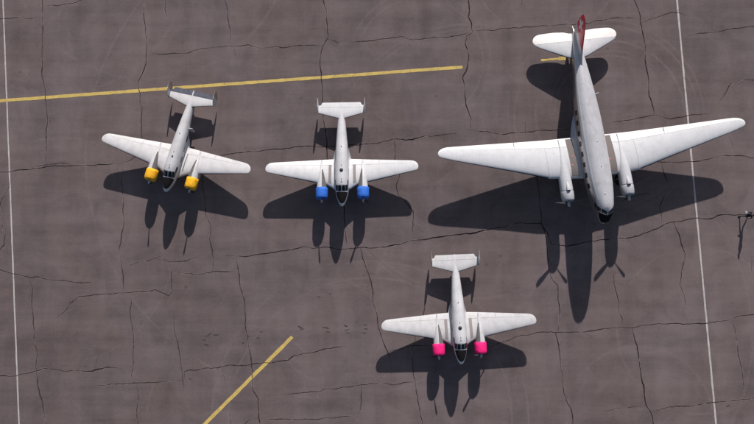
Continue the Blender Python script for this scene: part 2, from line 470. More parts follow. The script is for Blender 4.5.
a, b, c_, d_ = 0, 188, 376, 566
r0, r1, r2, r3 = 0, 106, 212, 318
CR = [
 A([(43, -14), (43, 0), (41.7, 10), (43, 30), (42, 57), (43.7, 85), (46.3, 106), (47.2, 118), (47, 126), (45.7, 144), (45.5, 165)], .09),
 T(a, r0, [(-60, 78), (0, 75), (60, 70), (110, 76), (165, 70)], .06), T(a, r0, [(172, 22), (240, 20), (290, 12), (330, 0), (350, -40)], .06),
 T(a, r0, [(570, -50), (572, 0), (578, 70), (585, 150), (584, 250), (555, 325), (560, 424), (566, 424), (568, 534), (571, 600), (520, 640)], .085),
 T(a, r0, [(660, -40), (660, 0), (665, 60), (670, 105)], .06),
 T(a, r0, [(590, 212), (650, 218), (700, 212), (752, 214), (772, 200), (812, 194), (927, 186), (992, 182), (1042, 192), (1102, 185), (1147, 190), (1202, 184), (1297, 180)], .06),
 T(b, r0, [(146, -40), (148, 0), (160, 60), (168, 130), (175, 182)], .075),
 A([(322, -12), (323, 0), (326.7, 10), (327, 25), (328, 38), (322, 49), (320, 60), (321.2, 78), (323, 100), (323.3, 113), (324.5, 125), (327, 143), (327, 158), (336, 175), (343, 190), (343.6, 210), (345.5, 230), (346.8, 247)], .09),
 T(b, r0, [(560, 155), (610, 175), (680, 168), (752, 160), (812, 152), (862, 148), (902, 158), (972, 152), (1052, 146), (1132, 130)], .075),
 T(c_, r0, [(368, -40), (370, 0), (375, 30), (370, 70), (382, 95), (382, 128), (360, 145), (358, 180), (370, 220), (365, 275), (350, 310), (352, 350), (360, 424), (380, 474), (378, 519)], .095),
 T(c_, r0, [(382, 126), (430, 120), (480, 122), (500, 115), (600, 110), (680, 102), (752, 98), (790, 98), (850, 92), (880, 82), (940, 74), (1030, 70)], .075),
 T(c_, r0, [(582, -30), (582, 0), (583, 25)], .05),
 T(d_, r0, [(266, -40), (272, 0), (292, 50), (296, 85), (305, 130), (315, 180), (318, 250), (330, 300), (332, 370), (342, 424), (352, 460)], .095),
 T(d_, r0, [(300, 90), (345, 74), (420, 50), (452, 50), (490, 64)], .06),
 T(d_, r0, [(485, 140), (560, 132), (640, 122), (700, 110), (752, 104), (820, 98)], .065),
 T(d_, r0, [(820, 312), (752, 318), (690, 324), (660, 335), (640, 370), (608, 418)], .065),
 T(d_, r1, [(180, 65), (250, 58), (300, 42), (360, 38), (420, 50), (490, 40), (540, 32), (595, 30)], .07),
 T(b, r1, [(110, 197), (180, 190), (260, 182), (350, 172), (430, 165), (500, 160), (600, 160), (690, 155), (752, 150), (822, 132), (872, 135), (952, 122), (1052, 112), (1130, 95)], .085),
 T(c_, r1, [(378, 95), (420, 104), (500, 110), (590, 104), (660, 98), (730, 94), (800, 90)], .075),
 T(c_, r1, [(597, 55), (597, 105), (600, 130)], .05),
 T(c_, r1, [(72, 135), (76, 210), (90, 250), (94, 280), (82, 320), (90, 355), (130, 395), (148, 424), (152, 474), (142, 534)], .07),
 T(c_, r1, [(546, 255), (547, 298)], .05),
 A([(536, 172), (539.7, 196), (541, 215), (541.5, 223), (546, 237), (548, 262), (551, 278), (557.4, 286), (557.4, 299), (559.7, 311.6), (558, 330), (556, 333), (558.5, 345.5), (562, 373), (563.5, 393), (567, 401), (571, 408), (573, 424), (576, 440)], .08),
 T(d_, r1, [(650, 120), (665, 160), (680, 190)], .05), T(d_, r1, [(380, 225), (410, 320), (375, 400), (378, 440)], .07),
 T(d_, r1, [(340, 228), (380, 225), (450, 225), (540, 220), (600, 205), (660, 195), (720, 200), (752, 208), (830, 205)], .07),
 T(c_, r2, [(-30, 145), (40, 142), (120, 122), (200, 108), (290, 95), (400, 82), (450, 70), (560, 46), (660, 45), (690, 90), (700, 130), (760, 138), (840, 120), (910, 110), (970, 104), (1050, 95), (1110, 70), (1190, 38), (1260, 28), (1340, 25), (1400, 10), (1450, 10), (1512, 15), (1590, 12)], .095),
 T(d_, r2, [(382, -15), (382, 45)], .05), T(d_, r2, [(278, 55), (278, 70)], .05),
 T(d_, r2, [(430, 40), (450, 90), (470, 150), (475, 180), (462, 240), (460, 290), (478, 370), (470, 405), (480, 424)], .07),
 T(d_, r2, [(200, 240), (190, 250), (192, 290), (212, 360), (215, 400), (226, 424), (228, 462)], .08),
 T(d_, r2, [(745, 150), (742, 240)], .04), T(d_, r2, [(650, 432), (700, 412), (752, 415), (820, 405)], .075),
 T(a, r1, [(-80, 270), (0, 264), (120, 252), (180, 242), (270, 240), (370, 236), (480, 230)], .08),
 T(a, r1, [(130, 250), (145, 240), (220, 232), (245, 226), (290, 234)], .06), T(a, r1, [(480, 229), (520, 218), (540, 208), (600, 200)], .06),
 T(a, r1, [(480, 228), (483, 280), (490, 330), (495, 424), (490, 504), (478, 574), (485, 634), (493, 684), (494, 746)], .08),
 T(a, r1, [(50, 280), (25, 340), (0, 390), (-5, 424), (8, 474), (18, 514), (15, 554), (0, 574), (-40, 590)], .07),
 T(a, r2, [(-50, 220), (0, 232), (60, 250), (120, 266), (150, 260), (190, 272), (260, 276), (320, 284), (380, 282)], .075),
 T(a, r2, [(120, 268), (130, 320), (126, 370), (135, 424), (135, 504), (145, 574), (148, 654), (160, 734), (175, 794), (188, 848), (200, 890)], .09),
 T(a, r2, [(225, 424), (262, 395), (280, 365), (320, 338), (400, 330), (490, 324), (560, 318), (620, 312), (650, 322), (675, 334), (686, 320), (685, 260), (690, 205)], .07),
 T(a, r2, [(515, 215), (560, 200), (600, 195), (640, 180), (670, 198), (752, 196), (790, 180)], .06),
 T(a, r2, [(525, 338), (522, 424), (535, 504), (533, 604), (527, 664), (540, 689)], .075),
 T(b, r2, [(-60, 242), (0, 246), (60, 248), (120, 240), (194, 236)], .06),
 A([(202, 165), (202.8, 182), (204, 199), (205.8, 216), (210.5, 224.5), (210, 239), (212.5, 254), (213.5, 263), (212, 272)], .075),
 T(b, r2, [(192, 178), (200, 230), (210, 300), (228, 360), (230, 424), (235, 494), (248, 564), (258, 624), (256, 714), (280, 749), (285, 824), (288, 848), (290, 890)], .09),
 T(b, r2, [(150, 175), (230, 178), (320, 165), (400, 152), (460, 140), (520, 142), (600, 146), (700, 141), (752, 144)], .08),
 A([(360, 247), (366, 267), (371.7, 284.5), (372.5, 299.5), (376, 311), (380.7, 335), (386.7, 351.7), (391.5, 363.6), (391.5, 375)], .085),
 A([(424.5, 299), (424.5, 310), (415, 335), (412.4, 352), (413, 374), (415.4, 385), (417.5, 398), (420, 413), (422.5, 424), (424, 440)], .08),
 A([(385.5, 353), (394, 351), (407, 347), (415, 346.3), (432, 345)], .07),
 A([(489, 347), (505, 342), (516, 337), (536, 333), (551, 331.7), (566, 332.5), (583, 332), (608, 329), (623, 327), (632, 328), (656, 324), (686, 324), (706, 323.5), (728, 320.5), (738, 317)], .09),
 T(c_, r3, [(-60, 256), (0, 262), (70, 268), (110, 258), (150, 258)], .065),
 T(a, r3, [(-60, 222), (0, 230), (50, 236), (90, 225), (140, 215), (170, 202), (210, 204), (260, 212), (370, 212), (420, 198), (490, 202)], .085),
 T(a, r3, [(300, 192), (360, 192)], .05), T(a, r3, [(370, 270), (450, 266), (540, 262), (640, 255), (735, 249)], .08),
 T(a, r3, [(548, 262), (552, 320), (546, 370), (550, 424), (548, 470)], .07),
 T(a, r3, [(695, -10), (702, 70), (715, 120), (725, 190), (735, 290)], .065), T(a, r3, [(658, 96), (690, 88), (703, 80)], .06),
 T(a, r3, [(735, 249), (735, 215), (752, 212), (832, 202), (912, 192), (992, 185), (1082, 178), (1152, 170), (1177, 150), (1252, 136), (1312, 124), (1382, 112)], .08),
 T(b, r3, [(135, 196), (145, 250), (160, 288)], .05), T(b, r3, [(162, 365), (168, 400), (178, 440)], .05),
 T(b, r3, [(287, 402), (350, 408), (430, 410), (520, 408), (550, 398), (640, 396), (682, 398)], .08),
 T(b, r3, [(695, 272), (695, 310), (690, 360), (681, 394), (682, 440)], .065), T(b, r3, [(285, 402), (240, 410), (200, 440)], .055),
 T(b, r3, [(380, 304), (450, 300), (530, 294), (545, 288), (620, 278), (760, 261)], .08),
 T(d_, r3, [(265, 40), (272, 80), (285, 110), (292, 170), (300, 230), (312, 270), (318, 340), (340, 375), (348, 424), (352, 470)], .1),
 T(d_, r3, [(150, 372), (220, 362), (318, 350)], .055), T(d_, r3, [(190, 366), (192, 440)], .05),
 T(d_, r3, [(340, 376), (400, 362), (440, 352), (500, 355), (560, 340), (650, 335), (720, 326), (752, 318), (830, 310)], .09),
 T(d_, r3, [(668, 8), (680, 80), (690, 150), (705, 220), (718, 326)], .06),
]
# the same joint pattern goes on beyond the part in view
FX, FY0, FY1 = 38.0, -18.0, 24.6
for gx in range(-10, 11):
    x0 = gx * 9.1 + random.uniform(-.5, .5)
    segs = [(-80, 90)] if abs(x0) > FX + 1 else [(-80, FY0 - .4), (FY1 + .5, 90)]
    for y0, y1 in segs:
        n = int((y1 - y0) / 4) + 1
        CR.append(([Vector((x0 + random.uniform(-.4, .4), y0 + (y1 - y0) * i / n)) for i in range(n + 1)], .08))
for gy in range(-8, 10):
    y0 = gy * 10.3 + 2 + random.uniform(-.5, .5)
    segs = [(-92, 92)] if (y0 > FY1 + 1 or y0 < FY0 - 1) else [(-92, -FX - .4), (FX + .4, 92)]
    for x0, x1 in segs:
        n = int((x1 - x0) / 4) + 1
        CR.append(([Vector((x0 + (x1 - x0) * i / n, y0 + random.uniform(-.4, .4))) for i in range(n + 1)], .08))


LINES = []   # the cracks as built: (point, half gap) runs, so that paint can break where it crosses them


def build_apron():
    rnd = random.Random(3)
    # short hairline branches leaving the main cracks
    for pts, wd in list(CR):
        if not any(abs(p.x) < 39 and -19 < p.y < 26 for p in pts): continue
        L = sum((q - p).length for p, q in zip(pts[:-1], pts[1:]))
        for _ in range(int(L / 4.5 + rnd.random())):
            i = rnd.randrange(len(pts) - 1); p = pts[i].lerp(pts[i + 1], rnd.random()); t = (pts[i + 1] - pts[i]).normalized()
            an = rnd.choice((-1, 1)) * rnd.uniform(.35, 1.3); d = Vector((t.x * math.cos(an) - t.y * math.sin(an), t.x * math.sin(an) + t.y * math.cos(an))); br = [p]
            for k in range(rnd.randint(2, 4)):
                br.append(br[-1] + d * rnd.uniform(.2, .5)); a = rnd.uniform(-.5, .5)
                d = Vector((d.x * math.cos(a) - d.y * math.sin(a), d.x * math.sin(a) + d.y * math.cos(a)))
            CR.append((br, .028))
    V = [Vector((x, y)) for x, y in ((-400, -400), (400, -400), (400, 400), (-400, 400))]
    F = [[0, 1, 2, 3]]; KIND = ['base']
    for ci, (pts, wd) in enumerate(CR):
        inview = any(abs(p.x) < 39 and -19 < p.y < 26 for p in pts)
        step = .28 if inview else 1.6
        line = []
        for i in range(len(pts) - 1):
            p, q = pts[i], pts[i + 1]; n = max(1, int((q - p).length / step))
            for j in range(n): line.append(p.lerp(q, j / n))
        line.append(pts[-1])
        out = []
        for i, p in enumerate(line):
            t = (line[min(i + 1, len(line) - 1)] - line[max(i - 1, 0)]).normalized(); nn = Vector((-t.y, t.x))
            jit = 0 if i in (0, len(line) - 1) else (noise.noise(Vector((p.x * .8, p.y * .8, ci))) * .13 + rnd.uniform(-.035, .035))
            out.append((p + nn * jit, nn))
        if inview or len(pts) > 8: LINES.append(([p for p, nn in out], wd))
        for kind in ('edge', 'gap'):
            base = len(V)
            for i, (p, nn) in enumerate(out):
                k = i / (len(out) - 1); tp = min(1, (k * (len(out) - 1) + .6) / 4, ((1 - k) * (len(out) - 1) + .6) / 4)
                wv = .75 + .75 * noise.noise(Vector((p.x * .5, p.y * .5, 9 + ci * 3)))
                h = wd * .50 * max(.42, wv + rnd.uniform(-.25, .25)) * max(tp, .2)
                if kind == 'edge': h += (.02 + .06 * rnd.random() + .05 * max(0, noise.noise(Vector((p.x * .7, p.y * .7, 40))))) * max(tp, .3) * min(1, wd / .06)
                V.append(p + nn * h); V.append(p - nn * h)
            for i in range(len(out) - 1):
                q = base + 2 * i; F.append([q, q + 1, q + 3, q + 2]); KIND.append(kind)
    rv, re, rf, ov, oe, of = delaunay_2d_cdt(V, [], F, 1, 1e-5)
    gap = []; edge = []
    for o in of:
        ks = {KIND[i] for i in o}; gap.append('gap' in ks); edge.append('edge' in ks)
    # group the solid faces into panels: faces that share an edge
    par = list(range(len(rf)))

    def find(i):
        while par[i] != i: par[i] = par[par[i]]; i = par[i]
        return i
    em = {}
    for i, f in enumerate(rf):
        if gap[i]: continue
        for j in range(len(f)):
            k = tuple(sorted((f[j], f[(j + 1) % len(f)])))
            if k in em: par[find(i)] = find(em[k])
            else: em[k] = i
    groups = {}
    for i, f in enumerate(rf):
        if not gap[i]: groups.setdefault(find(i), []).append(i)
    # bed under the panels: seen at the bottom of the cracks
    s = 1500
    apron = obj('apron', [(-s, -s, -.06), (s, -s, -.06), (s, s, -.06), (-s, s, -.06)], [(0, 1, 2, 3)], 'bed', None, False)
    tag(apron, kind='structure')
    big = sorted(groups.values(), key=lambda g: -len(g))
    for gi, g in enumerate(big):
        cnt = {}; used = {}; vs = []; fs = []; mi = []
        for i in g:
            f = rf[i]
            for vi in f:
                if vi not in used: used[vi] = len(vs); vs.append((rv[vi].x, rv[vi].y, 0))
            fs.append([used[vi] for vi in f]); mi.append(1 if edge[i] else 0)
            for j in range(len(f)):
                k = (f[j], f[(j + 1) % len(f)]); cnt[k] = 1
        n0 = len(vs); low = {}
        for (p, q) in list(cnt):
            if (q, p) in cnt: continue
            for vi in (p, q):
                if vi not in low: low[vi] = len(vs); vs.append((rv[vi].x, rv[vi].y, -.055))
            fs.append([used[q], used[p], low[p], low[q]]); mi.append(1)
        me = bpy.data.meshes.new('pavement_panel'); me.from_pydata(vs, [], fs); me.validate()
        me.materials.append(M['asphalt']); me.materials.append(M['asphalt_edge'])
        if len(me.polygons) == len(mi): me.polygons.foreach_set('material_index', mi)
        o = bpy.data.objects.new('pavement_panel', me); col.objects.link(o); o.parent = apron
    print('panels', len(big), [len(g) for g in big[:12]])
    return apron


apron = build_apron()


def strip(name, p, q, wd, mat, z=.004, n=40):
    """A painted line on the asphalt, broken where a crack runs through it."""
    d = (q - p); L = d.length; t = d.normalized(); nn = Vector((-t.y, t.x)); V = []; F = []
    rnd = random.Random(name + str(p.x)); cuts = []
    for pts, cw in LINES:
        for a, b in zip(pts[:-1], pts[1:]):
            ya, yb = (a - p).dot(nn), (b - p).dot(nn)
            if ya * yb < 0:
                k = ya / (ya - yb); x = (a.lerp(b, k) - p).dot(t)
                sl = (b - a).dot(t) / ((b - a).dot(nn) or 1e-6)
                if 0 < x < L and abs(sl) < 3: cuts.append((x, max(cw * .5, .025), sl))
    cuts.sort(); runs = []; x0, s0 = 0.0, 0.0
    for x, h, sl in cuts:
        if x - h > x0 + .1: runs.append((x0, s0, x - h, sl))
        x0, s0 = x + h, sl
    runs.append((x0, s0, L, 0.0))
    for a, sa, b, sb in runs:
        m = max(1, int((b - a) / (L / n))); k0 = len(V)
        for i in range(m + 1):
            x = a + (b - a) * i / m; sk = sa if i == 0 else sb if i == m else 0
            for sd in (1, -1):
                hw = sd * (wd / 2 + rnd.uniform(-.02, .02) * min(1, wd / .2)); e = p + t * (x + sk * hw) + nn * hw; V.append((e.x, e.y, z))
        for i in range(m): F.append((k0 + 2 * i, k0 + 2 * i + 1, k0 + 2 * i + 3, k0 + 2 * i + 2))
    return obj(name, V, F, mat, apron, False)


def ext(p, q, s0, s1):   # the same straight line prolonged at both ends
    d = (q - p).normalized(); return p - d * s0, q + d * s1


p, q = ext(ground(3, 0), ground(19, 424), 40, 40); strip('painted_line', p, q, .13, 'white_line', n=200)
p, q = ext(ground(677, 0), ground(716, 424), 40, 40); strip('painted_line', p, q, .16, 'white_line', n=200)
p, q = ext(ground(0, 100.8), ground(462.5, 67), 30, 0); strip('painted_line', p, q, .31, 'yellow_line', .008, 160)
p, q = ext(ground(205, 424), ground(292.3, 336.8), 25, 0); strip('painted_line', p, q, .34, 'yellow_line', .008, 80)
strip('painted_line', ground(541, 60.2), ground(559, 58.6), .2, 'yellow_line', .008, 20)
strip('painted_line', ground(558.6, 58.8), ground(566, 58.2), .36, 'yellow_line', .012, 8)
# short rubber scuffs left by tyres
for x, y in [(207, 336), (206.5, 345), (210, 334), (204, 340), (216, 335), (249, 336), (258, 338), (261, 332), (327, 328), (328, 332), (324, 327.5), (346, 326), (347, 330), (348, 333), (365, 325), (366, 329), (364, 333), (300, 327), (302, 329), (243, 343), (190, 379), (728, 406), (330, 294), (319, 297)]:
    g = ground(x, y); an = random.uniform(-.5, .4); d = Vector((math.cos(an), math.sin(an))) * random.uniform(.13, .3)
    V = []; n = 12
    t = d.normalized(); nn = Vector((-t.y, t.x)); hw = random.uniform(.03, .06)
    for i in range(n):
        th = 2 * math.pi * i / n; e = g + d * math.cos(th) * random.uniform(.75, 1.1) + nn * hw * math.sin(th) * random.uniform(.6, 1.3); V.append((e.x, e.y, .004))
    obj('tyre_scuff', V, [tuple(range(n))], 'stain', apron, False)


# ------------------------------------------------------------------ the small twin-tailed aircraft
def fillet(name, mat, parent, body, wing, side, xa, xb, th, yw, n=24, m=6):
    """Concave skin between fuselage flank and wing top."""
    def S(u, v):
        X = xa + (xb - xa) * u
        le, te = wing.row(abs(yw))[:2]; f = (le - X) / (le - te)
        B = body.at(X, side * th)
        if f <= 1: Wp = wing.pt(yw, max(f, .03))
        else:
            k = min(1, (X - te) / (xb - te)); Wp = wing.pt(yw, 1.0); Wp = Vector((X, Wp.y, Wp.z)).lerp(B, k**1.2 * .92)
        Bl = body.at(X, side * (th + R(38)))
        C = Vector((X, Bl.y * .99 + side * .03, min(Wp.z, B.z) + .06))
        return B * (1 - v)**2 + C * 2 * v * (1 - v) + Wp * v * v
    return patch(name, mat, parent, S, n, m, .006, .02)


def twin(hx, hy, hd, fus, wing_mat, elev, rud, cover, props, label, walk, door=False, cover_label=''):
    P = R(10)
    root = empty('propeller_aircraft', (hx, hy, 0), (0, -P, hd - math.pi / 2))
    tag(root, label, 'aircraft', 'small twin-tailed propeller aircraft')
    B = Body([(-6.1, .03, 2.06, 2.0), (-5.9, .11, 2.08, 1.86), (-5, .27, 2.13, 1.60), (-3.8, .40, 2.22, 1.32), (-2, .545, 2.33, 1.04), (-.7, .62, 2.42, .88), (.5, .65, 2.46, .80), (1.6, .655, 2.47, .80),
              (2.25, .64, 2.40, .82), (2.5, .625, 2.26, .83), (2.82, .60, 2.06, .86), (3.1, .54, 2.00, .90), (3.45, .445, 1.92, .97), (3.8, .32, 1.81, 1.09), (4.02, .205, 1.70, 1.26), (4.12, .11, 1.61, 1.38), (4.16, .03, 1.53, 1.47)])
    f = B.mesh('fuselage', fus, root)
    # anti-glare panel on the nose, with the light border left round it
    def ng(u, v):
        X = 2.86 + (3.93 - 2.86) * u
        lim = R(66) * (1 - .22 * u) * math.sqrt(max(0.0, 1 - u**6))
        return X, lim * (2 * v - 1) * .98
    B.patch('anti_glare_panel', 'black', f, ng, 18, 16, .006)
    # windscreen: two front panes, two quarter panes, two side panes
    for s in (-1, 1):
        B.patch('window_pane', 'glass', f, quad([(2.80, s * 3), (2.34, s * 3), (2.30, s * 26), (2.78, s * 32)]), 6, 6, .008)
        B.patch('window_pane', 'glass', f, quad([(2.78, s * 36), (2.30, s * 30), (2.20, s * 52), (2.68, s * 62)]), 6, 6, .008)
        B.patch('window_pane', 'glass', f, quad([(2.62, s * 64), (2.14, s * 55), (1.70, s * 57), (1.70, s * 74)]), 6, 6, .008)
        for k in range(3):
            x = 1.1 - k * 1.05
            B.patch('window_pane', 'glass', f, quad([(x, s * 80), (x - .55, s * 80), (x - .55, s * 98), (x, s * 98)]), 4, 4, .008)
    # roof fittings
    m = MB(); cz = B.at(.85, 0).z; k0 = .45 if door else 1.0
    m.loft([[Vector((.85 + k0 * r * math.cos(t), k0 * r * math.sin(t), cz + h)) for t in [2 * math.pi * k / 16 for k in range(16)]] for r, h in ((.17, -.03), (.165, .03), (.12, .08), (.05, .10))])
    m.build('roof_dome', 'dark_metal', f)
    for x, r in ((.38, .035), (1.72, .03), (-1.5, .045), (1.98, .04)):
        m = MB(); z = B.at(x, 0).z
        m.loft([[Vector((x + rr * math.cos(t), rr * math.sin(t), z + h)) for t in [2 * math.pi * k / 8 for k in range(8)]] for rr, h in ((r, -.02), (r * .8, .05), (r * .3, .07))])
        m.build('antenna_stub', 'dark_metal', f)
    for s in (-1, 1):
        wr = [(0, 2.35, -.66, 1.02, .14), (.6, 2.50, -.66, 1.02, .135), (1.0, 2.22, -.65, 1.02, .145), (1.4, 1.98, -.63, 1.02, .155), (2.05, 1.82, -.59, 1.04, .155), (2.55, 1.70, -.55, 1.09, .15), (6.45, .91, -.24, 1.60, .11),
              (6.75, .85, -.20, 1.64, .105), (6.95, .80, -.12, 1.67, .10), (7.1, .74, .0, 1.69, .09), (7.2, .66, .13, 1.70, .08), (7.265, .50, .32, 1.71, .05)]
        W = Wing(wr, s, inc=.03)
        wing = W.piece('wing', wing_mat, root, .35, 7.265, 0, .765, .4)
        W.piece('flap', wing_mat, wing, .62, 3.55, .772, 1.0, .5)
        W.piece('aileron', wing_mat, wing, 3.565, 6.55, .772, 1.0, .5)
        W.piece('wing_tip', wing_mat, wing, 6.56, 7.262, .766, 1.0, .1)
        W.boot(wing, 2.5, 6.98)
        fillet('wing_fillet', wing_mat, wing, B, W, s, 2.35, -1.7, R(104), .86)
        if walk == 'both' or (walk == 'right' and s > 0):
            ya, yb = (1.02, 1.30) if walk == 'both' else (.80, .93)
            W.on_top('walkway', 'walk' if walk == 'both' else 'walk_d', wing, lambda v: ya + .02 * v, lambda v: yb + .02 * v, .79, .11 if walk == 'both' else .16)
        # nacelle
        yc = s * 1.97
        Nn = Body([(-.55, .05, 1.12, 1.00), (-.2, .13, 1.17, .84), (.3, .24, 1.27, .64), (.9, .34, 1.40, .50), (1.5, .41, 1.46, .46), (1.95, .46, 1.475, .44), (2.4, .49, 1.47, .44)], 2.1, yc)
        na = Nn.mesh('engine_nacelle', wing_mat, root, 30, 36)
        # worn anti-glare on the inboard shoulder of the nacelle
        Nn.patch('anti_glare_panel', 'grey_glare', na, lambda u, v: (.42 + 1.83 * u, -s * R(4 + (6 + 78 * 1) * v * (.25 + .75 * u))), 14, 8, .007)
        cw = lathe([(2.22, .51), (2.3, .535), (2.7, .545), (3.05, .535), (3.17, .50), (3.205, .45), (3.18, .41), (3.0, .40)], (yc, .95), n=32)
        cw.build('cowling', 'engine', na)
        # cloth cover pulled over the cowling
        rows = [(2.20, .55), (2.215, .568), (2.5, .575), (2.85, .575), (3.1, .562), (3.2, .53), (3.255, .47), (3.27, .36), (3.285, .12)]
        rings = []
        for x, r in rows:
            rg = []
            for k in range(40):
                t = 2 * math.pi * k / 40
                rr = r * (1 + .028 * noise.noise(Vector((x * 3.1, math.sin(t) * 2.3 + yc, math.cos(t) * 2.3 + hx))) + .012 * math.sin(9 * t + x * 6))
                rg.append(Vector((x + (.03 * noise.noise(Vector((t * 2, yc, hx))) if x < 2.3 else 0), yc + rr * math.sin(t), .95 + rr * math.cos(t))))
            rings.append(rg)
        m = MB(); m.loft(rings); o = m.build('engine_cover', cover, na); o['label'] = cover_label
        # propeller
        pr = lathe([(3.25, .10), (3.3, .13), (3.44, .13), (3.48, .10), (3.58, .085), (3.66, .05)], (yc, .95), n=20).build('propeller', 'metal', root)
        for k in (0, math.pi): blade((3.37, yc, .95), 1.24, R(props[0 if s < 0 else 1]) + k, .19, 'dark_metal', pr, .08)
        # exhaust stub, main gear leg and wheel
        m = MB(); m.tube([(2.15, yc - s * .33, .62), (1.75, yc - s * .40, .5), (1.6, yc - s * .42, .46)], .06); m.build('exhaust', 'dark_metal', na)
        hub = (1.66, .095 + .0)
        cz = -1.66 * math.tan(P) + .40 / math.cos(P)
        g = MB()
        for dy in (-.17, .17): g.tube([(1.72, yc + dy, .62), (1.66, yc + dy, cz)], .045, 8)
        g.tube([(1.66, yc - .2, cz), (1.66, yc + .2, cz)], .04, 8); g.tube([(.9, yc, .6), (1.62, yc, cz + .2)], .03, 8)
        gl = g.build('gear_leg', 'metal', root); wheel((1.66, yc, cz), .395, .26, gl)
        for dy in (-1, 1):
            m = MB(); m.box((1.55, yc + dy * .34, .28), (.85, .02, .5)); m.build('gear_door', wing_mat, root, False)
    # tailplane, elevator, fins and rudders
    for s in (-1, 1):
        W = Wing([(0, -4.30, -6.06, 2.05, .09), (.3, -4.42, -6.06, 2.05, .09), (1.80, -4.86, -6.06, 2.05, .085), (1.86, -4.88, -6.03, 2.05, .085), (1.98, -4.92, -5.78, 2.05, .085), (2.22, -5.0, -5.76, 2.05, .08)], s, camber=0)
        h = W.hinge(-5.53); h2 = W.hinge(-5.548)
        st = W.piece('tailplane', wing_mat, root, .0 if s > 0 else .002, 2.22, 0, h, .3)
        W.boot(st, .25, 2.15)
        W.piece('elevator', elev, st, .01, 2.2, h2, 1.0, .3)
    for s in (-1, 1):
        zc, hz = 2.17, .74
        rows = []
        for i in range(15):
            k = -1 + 2 * i / 14; e = math.sqrt(max(0, 1 - abs(k)**2.4)); lean = -.14 * k
            rows.append((zc + hz * k, -5.72 + lean + .78 * e + .02, -5.72 + lean - .60 * e - .02, 0, .09))
        W = Wing(rows, 1, True, s * 2.25)
        hh = W.hinge(-5.68); hh2 = W.hinge(-5.70)
        fn = W.piece('fin', wing_mat, root, zc - hz, zc + hz, 0, hh, .1, 8)
        W.piece('rudder', rud, fn, zc - hz + .03, zc + hz - .03, hh2, 1.0, .1, 8)
    # tail wheel
    cz = 5.0 * math.tan(P) + .19 / math.cos(P)
    m = MB(); m.tube([(-4.75, 0, 1.75), (-4.98, 0, cz)], .045, 8); g = m.build('tail_wheel_leg', 'metal', root); wheel((-5.0, 0, cz), .185, .13, g)
    # cabin door on the flank behind the wing (aircraft's left side)
    if door:
        m = MB(); h0 = B.at(-2.35, R(78)); m.box(h0 + Vector((.05, .20, -.35)), (.05, .36, 1.0), Matrix.Rotation(R(12), 3, 'Z')); m.build('cabin_door', fus, f, False)
    else:
        B.patch('cabin_door', fus, f, quad([(-1.5, 55), (-2.2, 55), (-2.2, 118), (-1.5, 118)]), 6, 8, .012)
    return root


twin(-19.369, 8.473, -.216, 'fus_y', 'white_y', 'slate', 'tan', 'yellow_cover', (10, -8), 'twin-tailed aircraft with yellow engine covers and slate grey elevator, parked askew', 'right', True, 'yellow cloth engine cover')
twin(-3.594, 7.187, .017, 'fus_b', 'white', 'white', 'white', 'blue_cover', (24, -22), 'white twin-tailed aircraft with blue engine covers', 'both', False, 'blue cloth engine cover')
twin(7.424, -7.506, .043, 'fus_p', 'wing_p', 'wing_p', 'rose', 'pink_cover', (33, -40), 'off-white twin-tailed aircraft with bright pink engine covers', 'both', False, 'bright pink cloth engine cover')


